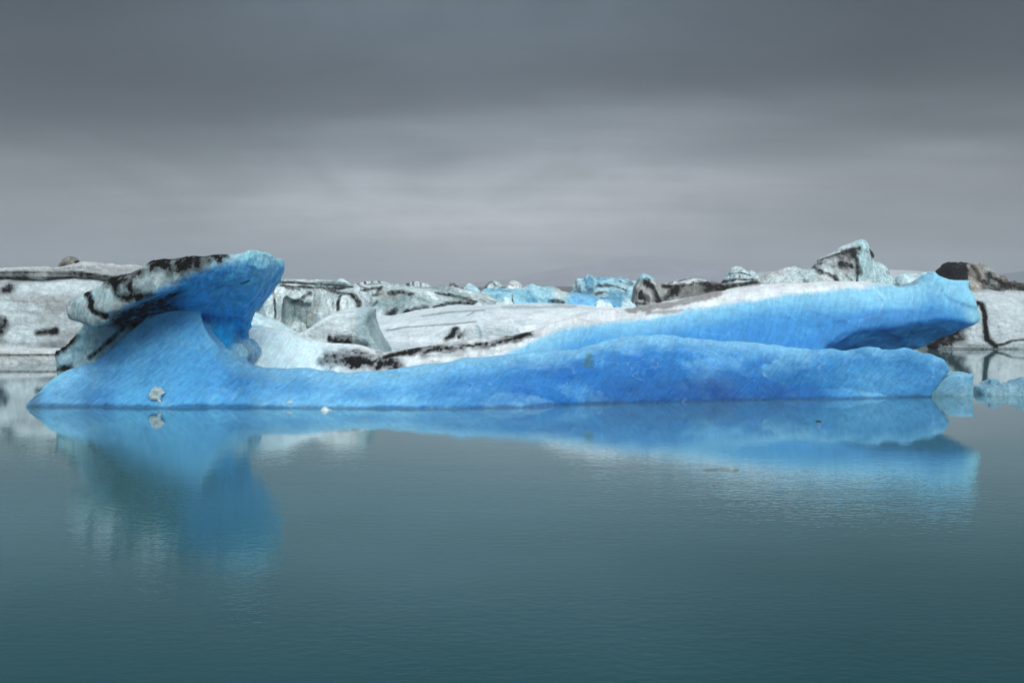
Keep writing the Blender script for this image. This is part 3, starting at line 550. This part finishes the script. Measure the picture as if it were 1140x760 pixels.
ridge_berg('iceberg', cr, 118, 4.5, 6, .16, M_FAR, p, 4.5, 3, (.3, .25), rough=.35, rscale=.4, chis=120, camp=.25, seed=34, label='charcoal banded ridge of ice with a cyan tip, behind the blue slab', group=FAR)
ridge_berg('iceberg', [(800,322),(806,312),(812,305),(814,299),(820,297),(826,298.5),(830,301),(834,301),(838,304.5),(841,314),(844,322)], 150, 4, 5, .2,
           M_FAR, stripe([([(812,305),(825,303.5),(836,307)], .9, .8), ([(803,314),(820,311),(842,312)], 1.6, .9), ([(816,300),(817,309)], .7, .6), ([(822,306),(826,311)], 1., .6)], (.46, .68, .74), (.72, .84, .86)), 3.4, 2.4, (.3, .2), rough=.4, rscale=.5, chis=50, camp=.3, seed=35,
           label='pale cyan crag with dark joints above the charcoal ridge', group=FAR)
# pyramid
def p(v, n):
    c = base_col((.42, .58, .61), (.72, .84, .85), (.25, .25, .25), v, .5, 1.5); qx, qy = to_px(v)
    c = mixc(c, (.42, .38, .33), sstep(.05, .45, fbm(v, (.4, .4, .25), 4, 7.)) * .5 * sstep(958, 940, qx))
    c = mixc(c, (.40, .68, .74), sstep(951, 957, qx) * .55)
    dark = sstep(900, 912, qx) * sstep(955, 950, qx) * sstep(-3, 1, qy - np.interp(qx, [900, 958], [297.5, 275])) * sstep(304, 297, qy - (qx - 930) * .25)
    c = mixc(c, DIRT * 1.4, np.clip(dark * sstep(-.16, .10, fbm(v, (.6, .5, .35), 5, 2.)), 0, 1) * .97)
    c = mixc(c, (.26, .25, .24), np.clip(dark * .45, 0, 1))
    m = [([(897,296),(915,289),(940,280)], 1.2, .9), ([(938,281),(957,276)], 2.2, 1), ([(950,279),(953,290),(955,303)], 3.4, .97), ([(906,298),(915,302)], 2.4, .9), ([(920,304),(930,308),(932,315)], 2.2, .95), ([(942,306),(948,312)], 2, .7), ([(935,294),(948,296)], 4, .9), ([(955,303),(954,314)], 1.2, .9)]
    return stain(v, c, m, .6, 1.)
cr = [(836,330),(842,314),(850,309),(857,304),(866,301),(876,297),(884,296),(896,296.5),(902,294),(918,286.5),(936,277.5),(948,271),(955,268),(960,268),(964,273),(968,282),(974,290),(980,298),(988,303),(994,308),(1000,312),(1008,330)]
px, py = np.array(cr, float).T; ax = axes(WX(832, 150), WX(1012, 152), 138, 164, -.5, 12.2, .19)
F = crest_field(ax, WX(px, 150), WZ(py, 150), np.full(len(px), 150.), np.interp(px, [836, 890, 940, 960, 1008], [142, 141.5, 144, 144.5, 144]), np.full(len(px), 161.), np.interp(px, [836, 890, 905, 955, 965, 1008], [1.5, 1.6, 2.6, 3., 1.6, 1.4]), 1.6, lambda A, B: noise2(A, B, .22, .5, 4))
F = smin(F, slab_field(ax, [(891,318),(896,312),(901,308),(906,306.5),(911,309),(916,314),(919,320)], 139.5, 1., .3), .1)
finish('iceberg', F, ax, M_FAR, p, .5, .3, 150, .35, 36, 'tall pyramid iceberg with black ash face, highest on the skyline', group=FAR)
def p(v, n): return base_col((.02, .02, .022), (.07, .07, .07), .9, v)
ax = axes(WX(966, 147), WX(978, 148), 146, 150, 7.5, 10., .09)
F = slab_field(ax, [(968.4,277),(970,277.6),(972.5,281),(973.8,285),(973.2,287),(971,284.5),(969,280.5)], 147.2, .9, .15)
finish('boulder', F, ax, M_ROCK, p, .1, .9, 8, .05, 37, 'black oval boulder lodged on the right slope of the pyramid', 'boulder')
ridge_berg('iceberg', [(996,322),(1000,311),(1004,307.5),(1010,305),(1017,304.5),(1021,307),(1025,303),(1031,303.5),(1036,308),(1040,312),(1046,322)], 140, 4, 4, .18,
           M_FARBLUE, stripe([([(1018,308),(1026,308)], .8, .5)], (.50, .78, .86), (.74, .86, .9)), 3, 2.4, (.4, .25), rough=.35, rscale=.5, chis=40, camp=.25, seed=38, label='low white and cyan crag right of the tall pyramid', group=FAR)
# moraine-covered berg at the right
def p(v, n):
    c = base_col((.10, .09, .08), (.46, .44, .40), .55, v, .42, 2.2); qx, qy = to_px(v)
    c = mixc(c, (.35, .52, .52), sstep(1095, 1100, qx) * sstep(1108, 1102, qx) * .5)
    c = four(c); c[:, 3] = sstep(1079, 1074, qx + 6 * fbm(v, .8, 3))
    return stain(v, c, [([(1095,313),(1106,318)], 2, .8), ([(1108,310),(1125,318),(1135,316)], 2.2, .9), ([(1118,317),(1145,322),(1180,326)], 4.6, 1), ([(1100,306),(1112,313),(1120,316)], 3.2, .9), ([(1082,297),(1088,304),(1090,312)], 2., .7), ([(1088,300),(1092,306)], 1.6, .6)], .9, 1.3)
ridge_berg('iceberg', [(1036,334),(1044,310),(1050,302),(1053,295.5),(1058,292.5),(1063,293),(1068,291.5),(1076,294),(1084,293.5),(1090,295),(1098,299),(1103,301.5),(1103,306),(1110,311),(1117,312),(1125,316),(1132,315.5),(1142,319),(1165,321),(1200,326),(1230,340)], 125, 4, 6, .17,
           M_ROCK, p, 3.2, 2.6, (.4, .4), rough=.6, rscale=.4, chis=130, camp=.45, seed=39, label='rugged iceberg buried in black and tan moraine rubble at right', group=FAR)
# right white floe
def p(v, n):
    c = base_col((.56, .66, .69), (.36, .41, .42), (.2, .2, .35), v, .3, 1.5); qx, qy = to_px(v)
    c = mixc(c, (.30, .28, .265), sstep(327, 322, qy + 2 * fbm(v, .4, 3)) * .7)
    return stain(v, c, [([(1078,338),(1086,337),(1093,338.5),(1096,350),(1097,362),(1100,378),(1108,385)], 2.8, 1), ([(1098,362),(1097,376)], 4, .5), ([(1036,386),(1050,377),(1062,370),(1073,358),(1074,345)], 8, 1), ([(1040,384),(1070,376)], 6, .85), ([(1108,385),(1118,383),(1127,379),(1145,377.5),(1190,379)], 1.6, .97), ([(1060,384),(1100,385)], 1.5, .5), ([(1030,388),(1200,388.5)], 1.0, .7)], .45, .8)
cr = [(1010,372),(1028,340),(1045,327),(1068,322),(1085,321),(1110,322.5),(1140,325),(1180,328),(1230,336),(1260,350),(1275,385)]
px, py = np.array(cr, float).T; ax = axes(WX(1005, 76), WX(1280, 80), 71, 92, -.5, 5., .12)
F = crest_field(ax, WX(px, 79), WZ(py, 79), np.full(len(px), 79.), 74.0 + .8 * np.sin(px * .05), np.full(len(px), 90.), 2.6, 3, lambda A, B: noise2(A, B, .3, .28, 3))
F = smin(F, slab_field(ax, [(1028,400),(1032,384),(1060,381),(1090,381),(1108,384.5),(1125,380),(1150,378.5),(1200,380),(1240,400)], 73.4, 1.5, .15), .1)
finish('iceberg', F, ax, M_SNOW, p, .25, .4, 70, .12, 41, 'smooth white floe crossed by black hooked stripe at right edge', group=FAR)

# ------------------------------------------------------------------ bits close to the blue berg
def p(v, n): return base_col((.12, .34, .52), (.24, .48, .63), .9, v)
ax = axes(WX(1020, 41.2), WX(1092, 42), 40.6, 43.4, -.5, 1.5, .05)
F = slab_field(ax, [(1022,452),(1032,436),(1045,425),(1058,417.5),(1075,416.5),(1086,416.5),(1086.5,452)], 41.3, .7, .08, 0, .15)
finish('ice_block', F, ax, M_BLUE, p, .05, 1.2, 20, .03, 51, 'low blue-grey block of ice touching the right end of the blue iceberg', 'ice block')
def p(v, n): return mixc(base_col((.15, .34, .46), (.36, .56, .64), 1.2, v), (.75, .84, .86), sstep(.62, .8, v[:, 2] + .3 * fbm(v, 2., 3)) * sstep(1112, 1122, to_px(v)[0]))
ridge_berg('ice_block', [(1082,446),(1087,429),(1095,426),(1103,422.5),(1110,424),(1117,427),(1124,424.5),(1132,420.5),(1140,419),(1150,423),(1165,426),(1180,432),(1190,448)], 42.3, 1.1, 1.2, .05, M_CAP, p, 2.2, 2, (1.5, .12), rough=.12, rscale=1.6, chis=50, camp=.07, seed=52,
           label='jagged clear ice rubble with a frosted crest at the right edge', cat='ice block')
# frosted chips
def chip(poly, Y, half, label, seed, rot=0):
    ax = axes(WX(min(q[0] for q in poly) - 4, Y), WX(max(q[0] for q in poly) + 4, Y), Y - .15, Y + 2 * half + .15, float(WZ(max(q[1] for q in poly), Y)) - .15, float(WZ(min(q[1] for q in poly), Y)) + .15, .02)
    F = slab_field(ax, poly, Y, half, .07)
    finish('ice_chip', F, ax, M_SNOW, lambda v, n: base_col((.50, .72, .78), (.74, .88, .90), 3., v), .07, 3., 12, .02, seed, label, 'ice chip', 'frosted ice chips at the waterline')
chip([(163,440),(168,436),(170,432),(175,431),(181,434),(183,438),(179,441),(178,445),(180,449),(176,448),(173,445),(166,445)], 37.08, .10, 'frosted ice chip stuck on the blue slope under the mushroom head', 61)
chip([(318,448),(321,445.5),(326,446.5),(328,450),(324,452),(319,451)], 37.25, .16, 'small frosted ice chip low on the blue ridge, left of its twin', 62)
chip([(356,459.5),(357,455),(361,453.5),(364,455.5),(367,458),(366,460.5)], 36.15, .2, 'small frosted ice chip floating against the foot of the blue ridge', 63)
# slivers adrift
def drift(poly, Y, label, colr, seed, half=.12):
    P = [(float(WX(a, Y)), float(WX(HX + b, Y))) for a, b in poly]
    ax = axes(min(q[0] for q in P) - .06, max(q[0] for q in P) + .06, Y - .6, Y + .6, -.10, .14, .012)
    d2 = poly_sdf([(a, Y + b * 5) for a, b in P], ax[0], ax[1])[:, :, None]
    F = smax(d2, np.abs(ax[2])[None, None, :] - .035, .04)
    finish('ice_sliver', F, ax, M_CAP, lambda v, n: base_col(colr, np.asarray(colr) * .5, 4., v), .03, 4., 0, 0, seed, label, 'ice sliver')
drift([(-1,0),(12,-.9),(30,-1.0),(44,-.7),(45,.6),(30,.8),(14,.3)] and [(780,0),(792,-.8),(806,-.9),(822,-.7),(823,.5),(806,.7),(792,.4)], water_Y(522.5), 'thin clear sliver of ice adrift on open water right of centre', (.30, .42, .46), 71)
drift([(908,0),(910,-.4),(914,-.3),(915,.3),(910,.35)], water_Y(469), 'tiny dark sliver adrift near the blue reflection', (.02, .03, .03), 72)

# ------------------------------------------------------------------ setting: water, shore, hills
def sheet(name, v, f, mat, kind='structure'):
    me = bpy.data.meshes.new(name); me.from_pydata(v, [], f); me.materials.append(mat); o = bpy.data.objects.new(name, me); C.objects.link(o); o['kind'] = kind; return o
m = bpy.data.materials.new('lagoon_water'); m.use_nodes = True; nt = m.node_tree; N, L = nt.nodes, nt.links; b = N['Principled BSDF']
b.inputs['Base Color'].default_value = (.022, .078, .096, 1); b.inputs['Coat Weight'].default_value = .5; b.inputs['Coat IOR'].default_value = 1.42; b.inputs['Coat Roughness'].default_value = .0; b.inputs['Roughness'].default_value = .0; b.inputs['IOR'].default_value = 1.333
tc = N.new('ShaderNodeTexCoord')
def wn(sc, scale, det, ro=.5):
    mp = N.new('ShaderNodeMapping'); mp.inputs['Scale'].default_value = sc; L.new(tc.outputs['Object'], mp.inputs['Vector'])
    n = N.new('ShaderNodeTexNoise'); n.inputs['Scale'].default_value = scale; n.inputs['Detail'].default_value = det; n.inputs['Roughness'].default_value = ro; L.new(mp.outputs['Vector'], n.inputs['Vector']); return n.outputs['Fac']
def wmath(op, a, bb=None, c=None):
    n = N.new('ShaderNodeMath'); n.operation = op
    for i, q in enumerate((a, bb, c)):
        if q is None: continue
        if isinstance(q, (int, float)): n.inputs[i].default_value = q
        else: L.new(q, n.inputs[i])
    return n.outputs[0]
def wramp(v, a, b_, c=0., d=1.):
    n = N.new('ShaderNodeMapRange'); n.interpolation_type = 'SMOOTHSTEP'; L.new(v, n.inputs[0])
    for i, q in enumerate((a, b_, c, d)): n.inputs[i + 1].default_value = q
    return n.outputs[0]
sx_ = N.new('ShaderNodeSeparateXYZ'); L.new(tc.outputs['Object'], sx_.inputs[0])
# silty glacial water; vignette and sheen falloff painted darker towards the near gravel shelf
depth = wmath('ADD', wmath('ADD', sx_.outputs[1], wmath('MULTIPLY', sx_.outputs[0], -.25)), wmath('MULTIPLY_ADD', wn((1, 1, 1), .12, 3), 8., -4.))
c1 = N.new('ShaderNodeMix'); c1.data_type = 'RGBA'; L.new(wramp(depth, 9., 24.), c1.inputs[0]); c1.inputs[6].default_value = (.004, .056, .066, 1); c1.inputs[7].default_value = (.062, .178, .208, 1)
L.new(c1.outputs[2], b.inputs['Base Color'])
# a breeze ruffles the near water; the lee of the ice lies glassier
wind = wmath('MULTIPLY', wramp(sx_.outputs[1], 17., 32., 1.5, .30), wramp(wn((.5, 1.5, 1), .09, 3), .35, .65, .55, 1.25))
b1 = N.new('ShaderNodeBump'); L.new(wind, b1.inputs['Strength']); b1.inputs['Distance'].default_value = .0034; L.new(wn((1, 1.5, 1), 5.0, 3), b1.inputs['Height'])
b2 = N.new('ShaderNodeBump'); L.new(wind, b2.inputs['Strength']); b2.inputs['Distance'].default_value = .003; L.new(wn((.6, 1.4, 1), .9, 2), b2.inputs['Height']); L.new(b2.outputs['Normal'], b1.inputs['Normal'])
L.new(b1.outputs['Normal'], b.inputs['Normal']); L.new(b1.outputs['Normal'], b.inputs['Coat Normal'])
sheet('water', [(-3500, -60, 0), (3500, -60, 0), (3500, 3300, 0), (-3500, 3300, 0)], [(0, 1, 2, 3)], m)

def terrain(name, crest, Y, depth, ca, cb, seed, split=None):
    px, py = np.array(crest, float).T; n = 260; xs = np.linspace(px[0], px[-1], n); X = WX(xs, Y); H = WZ(np.interp(xs, px, py), Y)
    K = 26; ys = np.linspace(0, 1, K); P = []
    for j, t in enumerate(ys):
        prof = np.sin(min(t * 1.25, 1.) * math.pi / 2) ** 1.2 if t <= .8 else 1 - ((t - .8) / .2) ** 2
        nz = fbm(np.stack([X / 160, np.full(n, t * 4.), np.zeros(n)], 1), 1., 5, seed, True)
        P.append(np.stack([X, np.full(n, Y - depth * .8 + depth * t), np.maximum(H * prof * (1 + .10 * nz * (1 - t)), -1) - (1 if j in (0, K-1) else 0)], 1))
    v = np.concatenate(P); f = np.array([(j*n+i, j*n+i+1, (j+1)*n+i+1, (j+1)*n+i) for j in range(K-1) for i in range(n-1)])
    c = mixc(np.tile(np.asarray(ca, float), (len(v), 1)), cb, np.clip(.5 + 1.3 * fbm(v, .01, 4, seed), 0, 1))
    o = make_mesh(name, v, f, c, M_HILL, (0, 0, 0)); o['kind'] = 'structure'; return o
M_HILL = ice_material('hillside', .9, (0, 0, 0), (60, 60, 60), .2, .2, .02, .2)
terrain('hills', [(380,322),(450,320.5),(500,318),(540,314),(580,308),(620,300),(650,296),(680,290),(700,287),(720,286),(745,289),(775,294),(800,297),(830,305),(870,314),(910,321.5)], 2600, 900, (.22, .22, .27), (.28, .28, .32), 3.)
terrain('glacier', [(690,322),(720,316),(745,310.5),(790,307.5),(840,303.5),(880,301),(930,300),(1000,301),(1060,304),(1110,312),(1150,321)], 2300, 500, (.75, .78, .80), (.6, .64, .66), 5.)
terrain('hills', [(1040,322),(1080,314),(1105,306),(1140,302),(1200,297),(1280,292),(1400,300),(1500,322)], 2000, 700, (.06, .075, .10), (.08, .09, .11), 8.)
terrain('shore', [(430,321.8),(480,320.3),(540,319.6),(600,319),(640,319.2),(700,320),(760,321.8)], 900, 200, (.07, .055, .045), (.10, .08, .065), 9.)

# the damp air over the lagoon
hz = bpy.data.materials.new('damp_air'); hz.use_nodes = True; nt = hz.node_tree; nt.nodes.clear()
out = nt.nodes.new('ShaderNodeOutputMaterial'); vol = nt.nodes.new('ShaderNodeVolumePrincipled'); vol.inputs['Color'].default_value = (.78, .79, .84, 1); vol.inputs['Density'].default_value = .00055; vol.inputs['Anisotropy'].default_value = .2
nt.links.new(vol.outputs[0], out.inputs['Volume'])
x, y0, y1, z0, z1 = 3600, -120, 3400, -1.5, 108
sheet('haze', [(-x,y0,z0),(x,y0,z0),(x,y1,z0),(-x,y1,z0),(-x,y0,z1),(x,y0,z1),(x,y1,z1),(-x,y1,z1)], [(0,3,2,1),(4,5,6,7),(0,1,5,4),(1,2,6,5),(2,3,7,6),(3,0,4,7)], hz, 'stuff')

# ------------------------------------------------------------------ sky and light
SUN_EL, SUN_AZ = 27, 166          # degrees; azimuth clockwise from +Y, so the bright part of the overcast is behind the camera, a little left
w = bpy.data.worlds.new('World'); bpy.context.scene.world = w; w.use_nodes = True; nt = w.node_tree; N, L = nt.nodes, nt.links
bg = N['Background']; bg.inputs['Strength'].default_value = .10
sk = N.new('ShaderNodeTexSky'); sk.sky_type = 'NISHITA'; sk.sun_disc = False; sk.sun_elevation = R(SUN_EL); sk.sun_rotation = R(SUN_AZ)
tc = N.new('ShaderNodeTexCoord'); sp_ = N.new('ShaderNodeSeparateXYZ'); L.new(tc.outputs['Generated'], sp_.inputs[0])
def mth(op, a, bb=None, c=None, clamp=False):
    n = N.new('ShaderNodeMath'); n.operation = op; n.use_clamp = clamp
    for i, q in enumerate((a, bb, c)):
        if q is None: continue
        if isinstance(q, (int, float)): n.inputs[i].default_value = q
        else: L.new(q, n.inputs[i])
    return n.outputs[0]
def mrange(v, a, b_, c, d, interp='SMOOTHSTEP'):
    n = N.new('ShaderNodeMapRange'); n.interpolation_type = interp; L.new(v, n.inputs[0])
    for i, q in enumerate((a, b_, c, d)): n.inputs[i + 1].default_value = q
    return n.outputs[0]
zx, zy, zz = sp_.outputs
zc = mth('MAXIMUM', zz, 0.0)
# streaky stratus: noise on a flat cloud layer seen at a slant
inv = mth('DIVIDE', 1.0, mth('ADD', zc, .09))
cv = N.new('ShaderNodeCombineXYZ'); L.new(mth('MULTIPLY', zx, inv), cv.inputs[0]); L.new(mth('MULTIPLY', zy, inv), cv.inputs[1])
def cn(sx, sy, sc, det, off):
    mp = N.new('ShaderNodeMapping'); mp.inputs['Scale'].default_value = (sx, sy, 1); mp.inputs['Location'].default_value = (off, off * .7, 0); L.new(cv.outputs[0], mp.inputs[0])
    n = N.new('ShaderNodeTexNoise'); n.inputs['Scale'].default_value = sc; n.inputs['Detail'].default_value = det; n.inputs['Roughness'].default_value = .5; L.new(mp.outputs[0], n.inputs[0]); return n.outputs['Fac']
n1 = cn(.55, 1.0, .9, 4, 3.1); n2 = cn(.35, 1.3, 2.2, 5, 7.7)
# elevation of the cloud bands wavers with the noise
el = mth('ADD', zc, mth('MULTIPLY', mth('SUBTRACT', n1, .5), .10)); el = mth('ADD', el, mth('MULTIPLY', zx, -.035))
rmp = N.new('ShaderNodeValToRGB'); L.new(el, rmp.inputs[0]); cr = rmp.color_ramp; cr.interpolation = 'B_SPLINE'
def lin(*c): return tuple((q / 255 / 12.92 if q / 255 <= .04045 else ((q / 255 + .055) / 1.055) ** 2.4) for q in c) + (1,)
stops = [(0.0, lin(152,149,157)), (.02, lin(172,171,178)), (.05, lin(196,198,204)), (.085, lin(190,194,201)), (.11, lin(162,169,176)), (.135, lin(124,131,138)), (.165, lin(76,82,89)), (.195, lin(60,67,73)), (.225, lin(72,81,89)), (.27, lin(82,95,104)), (.32, lin(52,66,74)), (.40, lin(54,70,80)), (.55, lin(150,160,168)), (.75, lin(236,242,247))]
while len(cr.elements) > 1: cr.elements.remove(cr.elements[-1])
cr.elements[0].position = stops[0][0]; cr.elements[0].color = stops[0][1]
for q, c in stops[1:]: e = cr.elements.new(q); e.color = c
edge = mrange(mth('ABSOLUTE', mth('ADD', zx, .04)), .04, .38, 1.05, .40)
gain = mth('MULTIPLY', mth('MULTIPLY', edge, mth('MULTIPLY_ADD', n2, .5, .75)), 9.6)
mo = N.new('ShaderNodeTexNoise'); mo.inputs['Scale'].default_value = 4.5; mo.inputs['Detail'].default_value = 6; mo.inputs['Roughness'].default_value = .55; mo.inputs['Distortion'].default_value = .6
mm = N.new('ShaderNodeMapping'); mm.inputs['Scale'].default_value = (1, 1, 2.6); mm.inputs['Rotation'].default_value = (0, R(9), 0); L.new(tc.outputs['Generated'], mm.inputs[0]); L.new(mm.outputs[0], mo.inputs[0])
gain = mth('MULTIPLY', gain, mrange(mo.outputs['Fac'], .28, .72, .76, 1.24))
zen = mrange(zz, .42, .85, 1.0, 2.4); back = mrange(zy, .0, -.6, 1.0, 1.9)
gain = mth('MULTIPLY', gain, mth('MULTIPLY', zen, back))
scl = N.new('ShaderNodeVectorMath'); scl.operation = 'SCALE'; L.new(rmp.outputs[0], scl.inputs[0]); L.new(gain, scl.inputs['Scale'])
mx = N.new('ShaderNodeMix'); mx.data_type = 'RGBA'; mx.inputs[0].default_value = .94; L.new(sk.outputs[0], mx.inputs[6]); L.new(scl.outputs[0], mx.inputs[7])
L.new(mx.outputs[2], bg.inputs['Color'])
sl = bpy.data.lights.new('sun', 'SUN'); sl.energy = 2.1; sl.angle = R(20); sl.color = (1, .97, .93)
so = bpy.data.objects.new('sun', sl); C.objects.link(so)
so.rotation_euler = (R(90 - SUN_EL), 0, R(180 - SUN_AZ))

# ------------------------------------------------------------------ camera and render
cam = bpy.data.cameras.new('camera'); co = bpy.data.objects.new('camera', cam); C.objects.link(co)
co.location = (0, 0, CAMH); co.rotation_euler = (R(90), 0, 0)
cam.sensor_width = 36; cam.lens = 36 * FOC / 1140; cam.shift_y = -(380 - HY) / 1140; cam.clip_end = 20000; cam.clip_start = .1
S = bpy.context.scene; S.camera = co
S.view_settings.view_transform = 'Standard'; S.view_settings.look = 'None'; S.view_settings.exposure = 0; S.view_settings.gamma = 1
S.render.engine = 'CYCLES'; S.cycles.use_denoising = True; S.cycles.max_bounces = 8; S.cycles.volume_bounces = 1
